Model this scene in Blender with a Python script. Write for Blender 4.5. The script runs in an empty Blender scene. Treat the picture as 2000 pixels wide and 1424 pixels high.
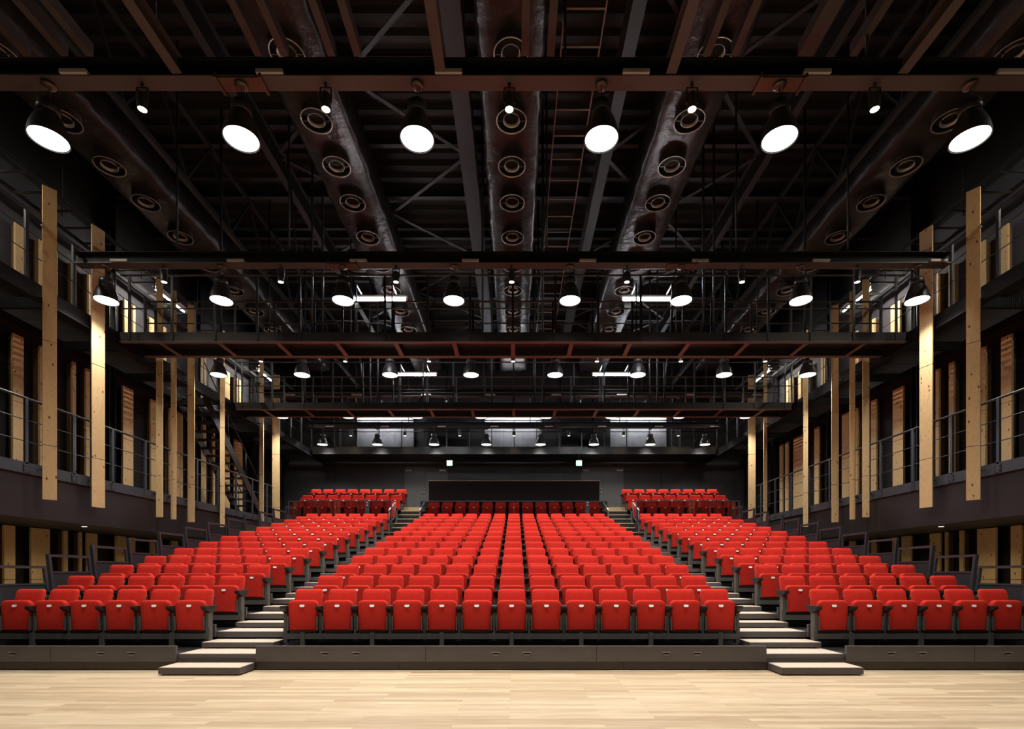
import bpy, math, random
from mathutils import Vector, Matrix

random.seed(7)
SC = bpy.context.scene
COL = SC.collection
R = math.radians

# ---------------------------------------------------------------- camera
EYE = 1.34
cam_d = bpy.data.cameras.new('camera')
cam = bpy.data.objects.new('camera', cam_d)
COL.objects.link(cam)
cam.location = (0.061, 0, EYE)
cam.rotation_euler = (R(90), 0, 0)
cam_d.sensor_width = 36
cam_d.lens = 1010 * 36 / 2000
cam_d.shift_x = -7 / 2000
cam_d.shift_y = (1120 - 712) / 2000
cam_d.clip_start = 0.05
SC.camera = cam

# ---------------------------------------------------------------- world, exposure
w = bpy.data.worlds.new('world')
SC.world = w
w.use_nodes = True
w.node_tree.nodes['Background'].inputs[0].default_value = (0.5, 0.55, 0.7, 1)
w.node_tree.nodes['Background'].inputs[1].default_value = 0.0
SC.view_settings.view_transform = 'Standard'
SC.view_settings.look = 'None'
SC.view_settings.gamma = 1
SC.view_settings.use_curve_mapping = False
SC.view_settings.exposure = 0.15
SC.cycles.max_bounces = 7
SC.cycles.diffuse_bounces = 4
SC.cycles.glossy_bounces = 3
SC.cycles.transmission_bounces = 4
SC.cycles.transparent_max_bounces = 8
SC.cycles.sample_clamp_indirect = 4
SC.cycles.caustics_reflective = False
SC.cycles.caustics_refractive = False

PENDANT_W = 46.0      # the lamps of the room
SPOT_W = 6.0
TUBE_EMIT = 130.0
DOWNLIGHT_W = 5.0

# ---------------------------------------------------------------- materials
def mat(name, col, rough=0.6, metal=0.0, noise=0.0, nscale=8.0, spec=0.5, bump=0.0, bscale=40.0, stretch=None):
    m = bpy.data.materials.new(name)
    m.use_nodes = True
    nt = m.node_tree
    b = nt.nodes['Principled BSDF']
    b.inputs['Base Color'].default_value = (*col, 1)
    b.inputs['Roughness'].default_value = rough
    b.inputs['Metallic'].default_value = metal
    b.inputs['Specular IOR Level'].default_value = spec
    tc = nt.nodes.new('ShaderNodeTexCoord')
    mp = nt.nodes.new('ShaderNodeMapping')
    nt.links.new(tc.outputs['Object'], mp.inputs[0])
    if stretch: mp.inputs['Scale'].default_value = stretch
    if noise:
        n = nt.nodes.new('ShaderNodeTexNoise')
        n.inputs['Scale'].default_value = nscale
        n.inputs['Detail'].default_value = 5
        nt.links.new(mp.outputs[0], n.inputs['Vector'])
        r = nt.nodes.new('ShaderNodeValToRGB')
        r.color_ramp.elements[0].position = 0.3
        r.color_ramp.elements[1].position = 0.7
        r.color_ramp.elements[0].color = (*[c * (1 - noise) for c in col], 1)
        r.color_ramp.elements[1].color = (*[min(1, c * (1 + noise)) for c in col], 1)
        nt.links.new(n.outputs['Fac'], r.inputs[0])
        nt.links.new(r.outputs[0], b.inputs['Base Color'])
    if bump:
        n2 = nt.nodes.new('ShaderNodeTexNoise')
        n2.inputs['Scale'].default_value = bscale
        n2.inputs['Detail'].default_value = 4
        nt.links.new(mp.outputs[0], n2.inputs['Vector'])
        bp = nt.nodes.new('ShaderNodeBump')
        bp.inputs['Strength'].default_value = bump
        bp.inputs['Distance'].default_value = 0.02
        nt.links.new(n2.outputs['Fac'], bp.inputs['Height'])
        nt.links.new(bp.outputs[0], b.inputs['Normal'])
    return m

def emit(name, col, s):
    m = bpy.data.materials.new(name)
    m.use_nodes = True
    b = m.node_tree.nodes['Principled BSDF']
    b.inputs['Base Color'].default_value = (*col, 1)
    b.inputs['Emission Color'].default_value = (*col, 1)
    b.inputs['Emission Strength'].default_value = s
    return m

def wood_floor():
    m = bpy.data.materials.new('oak_plank_floor'); m.use_nodes = True
    nt = m.node_tree; b = nt.nodes['Principled BSDF']
    tc = nt.nodes.new('ShaderNodeTexCoord')
    br = nt.nodes.new('ShaderNodeTexBrick')
    br.offset = 0.37; br.offset_frequency = 2
    br.inputs['Scale'].default_value = 1
    br.inputs['Brick Width'].default_value = 1.35
    br.inputs['Row Height'].default_value = 0.09
    br.inputs['Mortar Size'].default_value = 0.0012
    br.inputs['Mortar Smooth'].default_value = 0.3
    br.inputs['Color1'].default_value = (0.86, 0.70, 0.49, 1)
    br.inputs['Color2'].default_value = (0.60, 0.455, 0.29, 1)
    br.inputs['Mortar'].default_value = (0.5, 0.36, 0.22, 1)
    nt.links.new(tc.outputs['Object'], br.inputs['Vector'])
    mp = nt.nodes.new('ShaderNodeMapping'); mp.inputs['Scale'].default_value = (0.9, 11, 1)
    nt.links.new(tc.outputs['Object'], mp.inputs[0])
    n = nt.nodes.new('ShaderNodeTexNoise'); n.inputs['Scale'].default_value = 2.2; n.inputs['Detail'].default_value = 8; n.inputs['Distortion'].default_value = 0.6
    nt.links.new(mp.outputs[0], n.inputs['Vector'])
    r = nt.nodes.new('ShaderNodeValToRGB')
    r.color_ramp.elements[0].position = 0.3; r.color_ramp.elements[0].color = (0.74, 0.70, 0.66, 1)
    r.color_ramp.elements[1].position = 0.7; r.color_ramp.elements[1].color = (1.0, 1.0, 1.0, 1)
    nt.links.new(n.outputs['Fac'], r.inputs[0])
    mx = nt.nodes.new('ShaderNodeMix'); mx.data_type = 'RGBA'; mx.blend_type = 'MULTIPLY'; mx.inputs[0].default_value = 0.85
    nt.links.new(br.outputs['Color'], mx.inputs[6]); nt.links.new(r.outputs[0], mx.inputs[7])
    nt.links.new(mx.outputs[2], b.inputs['Base Color'])
    b.inputs['Roughness'].default_value = 0.42
    b.inputs['Specular IOR Level'].default_value = 0.35
    return m

def plywood(name, base, dark):
    m = bpy.data.materials.new(name); m.use_nodes = True
    nt = m.node_tree; b = nt.nodes['Principled BSDF']
    tc = nt.nodes.new('ShaderNodeTexCoord')
    oi = nt.nodes.new('ShaderNodeObjectInfo')
    mp = nt.nodes.new('ShaderNodeMapping'); mp.inputs['Scale'].default_value = (7, 7, 0.9)
    nt.links.new(tc.outputs['Object'], mp.inputs[0])
    sh = nt.nodes.new('ShaderNodeVectorMath'); sh.operation = 'MULTIPLY_ADD'
    sh.inputs[1].default_value = (37, 37, 37)
    cb = nt.nodes.new('ShaderNodeCombineXYZ')
    nt.links.new(oi.outputs['Random'], cb.inputs[0]); nt.links.new(oi.outputs['Random'], cb.inputs[2])
    nt.links.new(cb.outputs[0], sh.inputs[0]); nt.links.new(mp.outputs[0], sh.inputs[2])
    n = nt.nodes.new('ShaderNodeTexNoise'); n.inputs['Scale'].default_value = 1.1; n.inputs['Detail'].default_value = 2; n.inputs['Distortion'].default_value = 1.0
    nt.links.new(sh.outputs[0], n.inputs['Vector'])
    wv = nt.nodes.new('ShaderNodeMath'); wv.operation = 'MULTIPLY'; wv.inputs[1].default_value = 14
    nt.links.new(n.outputs['Fac'], wv.inputs[0])
    fr = nt.nodes.new('ShaderNodeMath'); fr.operation = 'FRACT'; nt.links.new(wv.outputs[0], fr.inputs[0])
    r = nt.nodes.new('ShaderNodeValToRGB')
    r.color_ramp.elements[0].position = 0.0; r.color_ramp.elements[0].color = (*[c * 0.78 for c in base], 1)
    e = r.color_ramp.elements.new(0.35); e.color = (*base, 1)
    r.color_ramp.elements[-1].position = 1.0; r.color_ramp.elements[-1].color = (*[c * 0.95 for c in base], 1)
    nt.links.new(fr.outputs[0], r.inputs[0])
    # knots
    mp2 = nt.nodes.new('ShaderNodeMapping'); mp2.inputs['Scale'].default_value = (9, 9, 4.5)
    nt.links.new(tc.outputs['Object'], mp2.inputs[0])
    ad = nt.nodes.new('ShaderNodeVectorMath'); ad.operation = 'MULTIPLY_ADD'; ad.inputs[1].default_value = (91, 13, 53)
    nt.links.new(cb.outputs[0], ad.inputs[0]); nt.links.new(mp2.outputs[0], ad.inputs[2])
    vo = nt.nodes.new('ShaderNodeTexVoronoi'); vo.inputs['Scale'].default_value = 1.0
    nt.links.new(ad.outputs[0], vo.inputs['Vector'])
    k = nt.nodes.new('ShaderNodeMapRange'); k.inputs[1].default_value = 0.10; k.inputs[2].default_value = 0.16
    nt.links.new(vo.outputs['Distance'], k.inputs[0])
    mx = nt.nodes.new('ShaderNodeMix'); mx.data_type = 'RGBA'
    mx.inputs[6].default_value = (*dark, 1)
    nt.links.new(k.outputs[0], mx.inputs[0]); nt.links.new(r.outputs[0], mx.inputs[7])
    nt.links.new(mx.outputs[2], b.inputs['Base Color'])
    b.inputs['Roughness'].default_value = 0.6
    b.inputs['Specular IOR Level'].default_value = 0.2
    return m

def foil():
    m = mat('foil_duct_wrap', (0.040, 0.031, 0.028), 0.34, 0.5, noise=0.35, nscale=3, bump=1.0, bscale=6)
    return m

def concrete():
    m = mat('cast_concrete', (0.2, 0.2, 0.21), 0.75, noise=0.2, nscale=2)
    return m

M = {}
M['fabric'] = mat('red_wool_fabric', (0.66, 0.034, 0.023), 0.9, noise=0.12, nscale=60, spec=0.15, bump=0.15, bscale=350)
fb = M['fabric'].node_tree.nodes['Principled BSDF']
fb.inputs['Sheen Weight'].default_value = 0.35
fb.inputs['Sheen Roughness'].default_value = 0.4
fb.inputs['Sheen Tint'].default_value = (1.0, 0.25, 0.14, 1)
M['plate'] = mat('white_number_plate', (0.93, 0.94, 0.95), 0.3)
M['seat_plastic'] = mat('black_plastic', (0.022, 0.021, 0.022), 0.45)
M['seat_metal'] = mat('dark_bronze_metal', (0.105, 0.098, 0.09), 0.45)
M['bracket'] = mat('grey_green_bracket', (0.11, 0.12, 0.115), 0.5)
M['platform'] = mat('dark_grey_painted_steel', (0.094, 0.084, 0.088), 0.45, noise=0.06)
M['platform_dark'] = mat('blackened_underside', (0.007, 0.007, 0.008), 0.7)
M['rail_steel'] = mat('blue_grey_painted_steel', (0.044, 0.053, 0.066), 0.38)
M['barrier_panel'] = mat('slate_panel', (0.034, 0.036, 0.044), 0.4)
M['kick'] = mat('brown_kick_board', (0.045, 0.036, 0.032), 0.5)
M['riser'] = mat('blue_slate_riser', (0.13, 0.13, 0.16), 0.5)
M['gallery_black'] = mat('gallery_black_steel', (0.008, 0.008, 0.009), 0.65, spec=0.25)
M['carpet'] = mat('beige_needle_carpet', (0.66, 0.56, 0.46), 0.95, noise=0.12, nscale=120, spec=0.1)
M['nosing'] = mat('pale_wood_stair', (0.5, 0.4, 0.26), 0.6, noise=0.1)
M['silver'] = mat('brushed_steel', (0.42, 0.42, 0.42), 0.45, 0.8)
M['floor'] = wood_floor()
M['wall_black'] = mat('black_wall_paint', (0.006, 0.0055, 0.0065), 0.7, noise=0.1)
M['wall_grey'] = mat('grey_wall_paint', (0.048, 0.048, 0.06), 0.7, noise=0.05, nscale=1)
M['back_panel'] = mat('charcoal_acoustic_panel', (0.040, 0.038, 0.042), 0.55, noise=0.08, nscale=3)
M['door_grey'] = mat('grey_door_paint', (0.085, 0.085, 0.092), 0.5)
M['booth'] = mat('black_brown_board', (0.013, 0.0095, 0.010), 0.7, spec=0.2)
M['fascia'] = mat('dark_brown_concrete_paint', (0.0115, 0.0085, 0.0095), 0.6, noise=0.3, nscale=1.2)
M['beam'] = mat('dark_brown_steel_paint', (0.072, 0.055, 0.053), 0.5)
M['girder'] = mat('dark_girder_paint', (0.028, 0.022, 0.023), 0.55)
M['flange'] = mat('brown_flange_paint', (0.15, 0.095, 0.085), 0.5)
M['ring_lip'] = mat('bright_ring_lip', (0.42, 0.36, 0.31), 0.4, 0.6)
M['black_steel'] = mat('black_steel_paint', (0.009, 0.009, 0.011), 0.4)
M['catwalk_steel'] = mat('charcoal_steel_paint', (0.019, 0.018, 0.020), 0.45)
M['grating'] = mat('steel_grating', (0.05, 0.05, 0.055), 0.35, 0.5)
M['deck'] = mat('black_roof_deck', (0.016, 0.0125, 0.011), 0.6)
M['purlin'] = mat('brown_roof_steel', (0.020, 0.0165, 0.017), 0.55)
M['foil'] = foil()
M['duct_ring'] = mat('galvanised_ring', (0.13, 0.11, 0.10), 0.4, 0.8)
M['duct_black'] = mat('duct_inside_black', (0.006, 0.006, 0.006), 0.8)
M['ladder'] = mat('rust_brown_tray', (0.14, 0.075, 0.05), 0.5, 0.3)
M['ply'] = plywood('pine_plywood', (0.80, 0.57, 0.30), (0.20, 0.09, 0.03))
M['ply_edge'] = mat('plywood_seam', (0.16, 0.09, 0.04), 0.8)
M['concrete'] = concrete()
M['shade'] = mat('black_lamp_enamel', (0.03, 0.03, 0.033), 0.35)
M['lens'] = emit('lamp_diffuser_glow', (1.0, 0.97, 0.93), 6)
M['spot_lens'] = emit('warm_spot_glow', (1.0, 0.80, 0.55), 8)
M['tube'] = emit('fluorescent_tube_glow', (0.93, 0.96, 1.0), TUBE_EMIT)
M['warm_tube'] = emit('warm_tube_glow', (1.0, 0.9, 0.76), 200)
M['downlight'] = emit('downlight_glow', (1.0, 0.88, 0.7), 5)
M['white_enamel'] = mat('white_enamel', (0.7, 0.7, 0.68), 0.4)
M['box_grey'] = mat('light_grey_box', (0.42, 0.38, 0.34), 0.5)
M['copper'] = mat('bronze_lamp_hook', (0.13, 0.08, 0.06), 0.4, 0.5)
M['sign_white'] = emit('exit_sign_white', (0.8, 1.0, 0.95), 2.2)
M['sign_green'] = emit('exit_sign_green', (0.0, 0.42, 0.25), 1.0)
g = bpy.data.materials.new('clear_rail_glass'); g.use_nodes = True
nt = g.node_tree; nt.nodes.clear()
o_ = nt.nodes.new('ShaderNodeOutputMaterial'); tr = nt.nodes.new('ShaderNodeBsdfTransparent'); gl = nt.nodes.new('ShaderNodeBsdfGlossy')
tr.inputs[0].default_value = (0.45, 0.45, 0.45, 1); gl.inputs['Roughness'].default_value = 0.02
fr = nt.nodes.new('ShaderNodeFresnel'); fr.inputs[0].default_value = 1.6
mx = nt.nodes.new('ShaderNodeMixShader')
nt.links.new(fr.outputs[0], mx.inputs[0]); nt.links.new(tr.outputs[0], mx.inputs[1]); nt.links.new(gl.outputs[0], mx.inputs[2])
nt.links.new(mx.outputs[0], o_.inputs[0])
M['glass'] = g

# ---------------------------------------------------------------- mesh helpers
class MB:
    def __init__(s): s.v = []; s.f = []; s.m = []; s.sm = []
    def face(s, idx, m=0, smooth=False): s.f.append(idx); s.m.append(m); s.sm.append(smooth)
    def box(s, x0, x1, y0, y1, z0, z1, m=0):
        if x0 > x1: x0, x1 = x1, x0
        if y0 > y1: y0, y1 = y1, y0
        if z0 > z1: z0, z1 = z1, z0
        n = len(s.v)
        s.v += [(x, y, z) for z in (z0, z1) for y in (y0, y1) for x in (x0, x1)]
        for q in ((0, 2, 3, 1), (4, 5, 7, 6), (0, 1, 5, 4), (2, 6, 7, 3), (0, 4, 6, 2), (1, 3, 7, 5)):
            s.face([n + i for i in q], m)
        return s
    def bar(s, p, q, w, h, m=0, up=(0, 0, 1)):
        p = Vector(p); q = Vector(q); d = (q - p).normalized(); up = Vector(up)
        if abs(d.dot(up)) > 0.99: up = Vector((0, 1, 0))
        a = d.cross(up).normalized() * (w / 2); b = a.cross(d).normalized() * (h / 2)
        n = len(s.v)
        for c in (p, q):
            for u, t in ((-1, -1), (1, -1), (1, 1), (-1, 1)): s.v.append(tuple(c + a * u + b * t))
        for qd in ((0, 1, 2, 3), (7, 6, 5, 4), (0, 4, 5, 1), (1, 5, 6, 2), (2, 6, 7, 3), (3, 7, 4, 0)):
            s.face([n + i for i in qd], m)
        return s
    def tube(s, p, q, r, m=0, n=8):
        p = Vector(p); q = Vector(q); d = (q - p).normalized()
        up = Vector((0, 0, 1)) if abs(d.z) < 0.9 else Vector((0, 1, 0))
        a = d.cross(up).normalized(); b = a.cross(d).normalized()
        k = len(s.v)
        for c in (p, q):
            for i in range(n):
                t = 2 * math.pi * i / n
                s.v.append(tuple(c + (a * math.cos(t) + b * math.sin(t)) * r))
        for i in range(n):
            j = (i + 1) % n
            s.face([k + i, k + j, k + n + j, k + n + i], m, True)
        s.face([k + i for i in range(n)][::-1], m); s.face([k + n + i for i in range(n)], m)
        return s
    def lathe(s, prof, c=(0, 0, 0), n=24, m=0, cap0=False, cap1=False):
        k = len(s.v)
        for r_, z in prof:
            for i in range(n):
                t = 2 * math.pi * i / n
                s.v.append((c[0] + r_ * math.cos(t), c[1] + r_ * math.sin(t), c[2] + z))
        for a in range(len(prof) - 1):
            for i in range(n):
                j = (i + 1) % n
                s.face([k + a * n + i, k + a * n + j, k + (a + 1) * n + j, k + (a + 1) * n + i], m, True)
        if cap0: s.face([k + i for i in range(n)][::-1], m)
        if cap1: s.face([k + (len(prof) - 1) * n + i for i in range(n)], m)
        return s
    def prism(s, pts, axis, a0, a1, m=0):
        """polygon in the plane across `axis`, extruded along it"""
        k = len(s.v); n = len(pts)
        for a in (a0, a1):
            for u, t in pts:
                s.v.append((a, u, t) if axis == 'x' else (u, a, t) if axis == 'y' else (u, t, a))
        for i in range(n):
            j = (i + 1) % n
            s.face([k + i, k + j, k + n + j, k + n + i], m)
        s.face([k + i for i in range(n)][::-1], m); s.face([k + n + i for i in range(n)], m)
        return s
    def cushion(s, shape, y0, y1, r, tilt=0.0, z0=0.0, m=0, bulge=0.01):
        """padded upholstered slab: shape(inset) gives the outline; rounded rim, domed front"""
        rings = [(3.4 * r, y0 - bulge), (1.9 * r, y0 - bulge * 0.6), (1.0 * r, y0), (0.35 * r, y0 + 0.22 * r), (0, y0 + r), (0, y1 - r * 0.6), (0.6 * r, y1)]
        k = len(s.v); n = len(shape(0))
        for ins, y in rings:
            for x, z in shape(ins): s.v.append((x, y + tilt * (z - z0), z))
        for a in range(len(rings) - 1):
            for i in range(n):
                j = (i + 1) % n
                s.face([k + a * n + i, k + a * n + j, k + (a + 1) * n + j, k + (a + 1) * n + i], m, True)
        s.face([k + i for i in range(n)][::-1], m, True)
        s.face([k + (len(rings) - 1) * n + i for i in range(n)], m)
        return s
    def add(s, o, off, mmap=None):
        k = len(s.v)
        s.v += [(x + off[0], y + off[1], z + off[2]) for x, y, z in o.v]
        for f, m_, sm in zip(o.f, o.m, o.sm):
            s.face([i + k for i in f], (mmap[m_] if mmap else m_), sm)
        return s
    def mirror(s):
        o = MB(); o.v = [(-x, y, z) for x, y, z in s.v]; o.f = [f[::-1] for f in s.f]; o.m = list(s.m); o.sm = list(s.sm)
        return o
    def mesh(s, name, mats):
        me = bpy.data.meshes.new(name)
        me.from_pydata(s.v, [], s.f)
        for mm in (mats if isinstance(mats, (list, tuple)) else [mats]): me.materials.append(M[mm])
        me.polygons.foreach_set('material_index', s.m)
        me.polygons.foreach_set('use_smooth', s.sm)
        import bmesh
        bm = bmesh.new(); bm.from_mesh(me); bmesh.ops.recalc_face_normals(bm, faces=bm.faces); bm.to_mesh(me); bm.free()
        me.update()
        return me
    def build(s, name, mats, parent=None, bevel=0):
        o = bpy.data.objects.new(name, s.mesh(name, mats))
        COL.objects.link(o)
        if parent: o.parent = parent
        if bevel:
            b = o.modifiers.new('bevel', 'BEVEL'); b.width = bevel; b.segments = 2; b.limit_method = 'ANGLE'
        return o

def box(*a, m=0): return MB().box(*a, m=m)

def tag(o, label=None, cat=None, group=None, kind=None):
    if label: o['label'] = label
    if cat: o['category'] = cat
    if group: o['group'] = group
    if kind: o['kind'] = kind
    return o
def struct(o, label=None):
    o['kind'] = 'structure'
    if label: o['label'] = label
    return o
def thing(name, label, cat, loc=(0, 0, 0), group=None, rz=0):
    o = bpy.data.objects.new(name, None); COL.objects.link(o)
    o.location = loc; o.rotation_euler.z = rz
    o.empty_display_size = 0.2
    return tag(o, label, cat, group)
kids = {}
def copy_tree(o, parent=None):
    c = o.copy(); COL.objects.link(c); c.parent = parent
    for ch in list(o.children): copy_tree(ch, c)
    return c

ORD = ['', 'first', 'second', 'third', 'fourth', 'fifth', 'sixth', 'seventh', 'eighth', 'ninth', 'tenth', 'eleventh', 'twelfth', 'thirteenth', 'fourteenth', 'fifteenth', 'sixteenth']

# ================================================================ THE SETTING
WX = 10.9          # side wall plane
YB, YF = -4.0, 25.0
struct(box(-WX, WX, YB, YF, -0.1, 0).build('floor', 'floor'))
for sgn, nm in ((-1, 'wall_left'), (1, 'wall_right')):
    mb = MB()
    a, b = sgn * WX, sgn * (WX + 0.2)
    mb.box(a, b, YB, YF, -0.1, 6.84, m=0)
    mb.box(a, b, YB, YF, 6.84, 10.2, m=1)
    mb.box(a, b, YB, YF, 10.2, 12.6, m=0)
    struct(mb.build(nm, ['wall_black', 'wall_grey']))
struct(box(-WX, WX, YB - 0.2, YB, -0.1, 12.6).build('wall_front', 'wall_black'))
# back wall: dark vertical panels below, cast concrete above
mb = MB()
mb.box(-WX, WX, 24.6, 24.8, -0.1, 12.6, m=1)
x = -WX
while x < WX - 0.05:
    w_ = 1.19
    mb.box(x + 0.004, min(x + w_, WX) - 0.004, 24.5, 24.6, 0, 6.62, m=0)
    x += w_
struct(mb.build('wall_back', ['back_panel', 'wall_black']))
mb = MB()
for cx in (-6.1, -0.05, 5.85):
    for i in range(3):
        x0 = cx - 1.35 + i * 0.9
        mb.box(x0 + 0.005, x0 + 0.895, 24.46, 24.6, 6.9, 9.2)
        for zz in (7.45, 8.35):
            for xx in (x0 + 0.22, x0 + 0.67):
                mb.lathe([(0.0, 0), (0.022, 0.0)], (xx, 24.45, zz), 8)
mb2 = MB()
for cx in (-8.6, -3.6, 2.6, 4.1, 8.2):
    mb2.box(cx - 0.4, cx + 0.4, 24.2, 24.6, 6.9, 12.2)
struct(mb.build('trim_1', 'concrete'), 'bare cast concrete panels high on the back wall')
struct(mb2.build('trim_2', 'wall_black'), 'black wall piers between the concrete panels')
for sx, dn in ((-1, 'door_1'), (1, 'door_2')):
    d0, d1 = sorted((sx * 3.22, sx * 5.12))
    fr_ = MB().box(d0 - 0.06, d1 + 0.06, 24.44, 24.5, 4.11, 6.36)
    dd = struct(fr_.build(dn, 'door_grey'))
    c_ = (d0 + d1) / 2
    for k, (a, b) in enumerate(((d0, c_ - 0.005), (c_ + 0.005, d1))):
        box(a, b, 24.40, 24.44, 4.13, 6.3).build('door_leaf', 'door_grey', dd)
    h_ = MB().bar((c_ - 0.02, 24.36, 5.15), (c_ - 0.22, 24.36, 5.15), 0.02, 0.02).bar((c_ - 0.06, 24.36, 5.15), (c_ - 0.06, 24.4, 5.15), 0.05, 0.05)
    h_.lathe([(0.0, -0.03), (0.028, -0.02), (0.028, 0.02), (0.0, 0.03)], (c_ - 0.06, 24.38, 5.33), 10)
    h_.build('door_handle', 'silver', dd)
    cl = MB()
    for xx in (d0 + 0.15, d1 - 0.15): cl.box(xx - 0.15, xx + 0.15, 24.3, 24.4, 6.15, 6.22)
    cl.build('door_closer', 'box_grey', dd)

# roof deck with ribs
mb = MB().box(-WX, WX, YB, YF, 12.4, 12.6)
y = YB + 0.2
while y < YF - 0.2:
    mb.prism([(y, 12.4), (y + 0.06, 12.3), (y + 0.2, 12.3), (y + 0.26, 12.4)], 'x', -WX, WX)
    y += 0.42
struct(mb.build('ceiling', 'deck'))

# gallery slabs and fascias (room structure), both levels and the rear
GX = 9.0
for sgn, nm in ((-1, 'left'), (1, 'right')):
    mb = MB()
    mb.box(sgn * (GX + 0.04), sgn * WX, YB, 24.5, 2.38, 3.19, m=0)
    struct(mb.build('trim_3' if sgn < 0 else 'trim_4', ['fascia']), 'deep dark fascia and soffit of the lower %s side gallery' % nm)

# ================================================================ SEATING
ROWS = 13
PITCH, RISE = 0.935, 0.2065
SW = 0.53
def row_y(k): return 7.2 + PITCH * (k - 1)
def row_z(k): return 0.21 + RISE * (k - 1)
SEAT_IN = 4.90
CX = [i * SW for i in range(-6, 7)]
SX6 = [SEAT_IN + i * SW for i in range(6)]
SX8 = [SEAT_IN + i * SW for i in range(8)]

def rr(x0, x1, z0, z1, rt, rb, n=5, taper=0.0, low=1.0):
    """rounded outline maker; taper narrows the bottom (positive) or the top (negative); low scales the inset of the bottom edge"""
    def shape(ins):
        P = []
        a0_, a1_, b0, b1 = x0 + ins, x1 - ins, z0 + ins * low, z1 - ins
        t_ = max(rt - ins, 0.006); u_ = max(rb - ins, 0.004)
        for cx, cz, r_, a0 in ((a1_ - u_, b0 + u_, u_, -90), (a1_ - t_, b1 - t_, t_, 0), (a0_ + t_, b1 - t_, t_, 90), (a0_ + u_, b0 + u_, u_, 180)):
            for i in range(n + 1):
                t = R(a0 + 90 * i / n)
                P.append((cx + r_ * math.cos(t), cz + r_ * math.sin(t)))
        c = (x0 + x1) / 2
        return [(c + (px - c) * (1 - taper * (z1 - pz) / (z1 - z0) if taper > 0 else 1 + taper * (pz - z0) / (z1 - z0)), pz) for px, pz in P]
    return shape

pan_mb = MB().cushion(rr(-0.226, 0.226, 0.262, 0.718, 0.072, 0.012, 6, taper=0.07, low=0.25), 0.0, 0.085, 0.02, tilt=-0.045, z0=0.718, bulge=0.006)
back_mb = MB().cushion(rr(-0.222, 0.222, 0.33, 0.882, 0.05, 0.02, 5, taper=-0.05), 0.125, 0.20, 0.022, tilt=0.22, z0=0.33, bulge=0.012)
shell_mb = MB().cushion(rr(-0.212, 0.212, 0.30, 0.80, 0.05, 0.02, 4), 0.205, 0.23, 0.008, tilt=0.22, z0=0.33, bulge=0)
plate_mb = MB().prism([(0.02 * math.cos(R(a)) + dx, 0.64 + 0.02 * math.sin(R(a))) for dx, rg in ((0.017, range(-90, 91, 30)), (-0.017, range(90, 271, 30))) for a in rg], 'y', 0.0, 0.02)
plate_mb.v = [(x, (y + (-0.008 - (0.64 - z) * 0.35 if y < 0.01 else 0)), z) for x, y, z in plate_mb.v]  # wedge shape added: front face tipped up to catch more overhead light
def bracket_geo(sx): return MB().box(sx * 0.214, sx * 0.232, 0.0, 0.07, 0.262, 0.478)
under_mb = MB().box(-0.205, 0.205, 0.03, 0.11, 0.225, 0.275)
def arm_geo(x):
    return MB().prism([(-0.08, 0.636), (0.25, 0.636), (0.255, 0.618), (0.13, 0.528), (0.035, 0.528), (-0.075, 0.592), (-0.085, 0.615)], 'x', x - 0.038, x + 0.038)
def std_geo(x):
    return MB().box(x - 0.021, x + 0.021, 0.03, 0.12, 0.11, 0.53).box(x - 0.03, x + 0.03, 0.02, 0.13, 0.11, 0.15)
def end_geo(x):
    return MB().box(x - 0.022, x + 0.022, 0.015, 0.125, 0.07, 0.53).box(x - 0.032, x + 0.032, 0.02, 0.10, 0.07, 0.30)

ME = {
 'pan': pan_mb.mesh('seat_pan', 'fabric'), 'back': back_mb.mesh('backrest', 'fabric'), 'shell': shell_mb.mesh('back_shell', 'seat_plastic'),
 'plate': plate_mb.mesh('number_plate', 'plate'), 'under': under_mb.mesh('hinge_bar', 'seat_plastic'),
}
def mesh_obj(name, me, parent=None):
    o = bpy.data.objects.new(name, me); COL.objects.link(o); o.parent = parent
    return o
ME_arm = {s: arm_geo(s * 0.265).mesh('armrest', 'seat_plastic') for s in (-1, 1)}
for me in ME_arm.values(): pass
ME_std = {s: std_geo(s * 0.265).mesh('standard', 'seat_metal') for s in (-1, 1)}
ME_end = {s: end_geo(s * 0.265).mesh('end_standard', 'seat_metal') for s in (-1, 1)}

ME_brk = {s: bracket_geo(s).mesh('side_bracket', 'bracket') for s in (-1, 1)}
def proto_seat(arms, ends):
    t = thing('auditorium_seat', 'x', 'seat')
    mesh_obj('backrest', ME['back'], t)['label'] = 'red upholstered backrest'
    mesh_obj('back_shell', ME['shell'], t)
    p = mesh_obj('seat_pan', ME['pan'], t)
    n = mesh_obj('number_plate', ME['plate'], p); n['label'] = 'small white oval number plate'
    for s in (-1, 1): mesh_obj('side_bracket', ME_brk[s], t)
    mesh_obj('hinge_bar', ME['under'], t)
    for s in arms: mesh_obj('armrest', ME_arm[s], t)['label'] = 'black armrest'
    for s in arms: mesh_obj('standard', (ME_end if s in ends else ME_std)[s], t)
    return t
protos = {}
def put_seat(kind, loc, label, group):
    arms, ends = {'mid_r': ((1,), ()), 'mid_l': ((-1,), ()), 'two_l': ((-1, 1), (-1,)), 'end_r': ((1,), (1,)), 'end_l': ((-1,), (-1,)), 'both_l': ((-1, 1), ()), 'both_r': ((-1, 1), ())}[kind]
    if kind not in protos:
        protos[kind] = o = proto_seat(arms, ends)
    else:
        o = copy_tree(protos[kind])
    o.location = loc
    o['label'] = label; o['group'] = group
    return o

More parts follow.
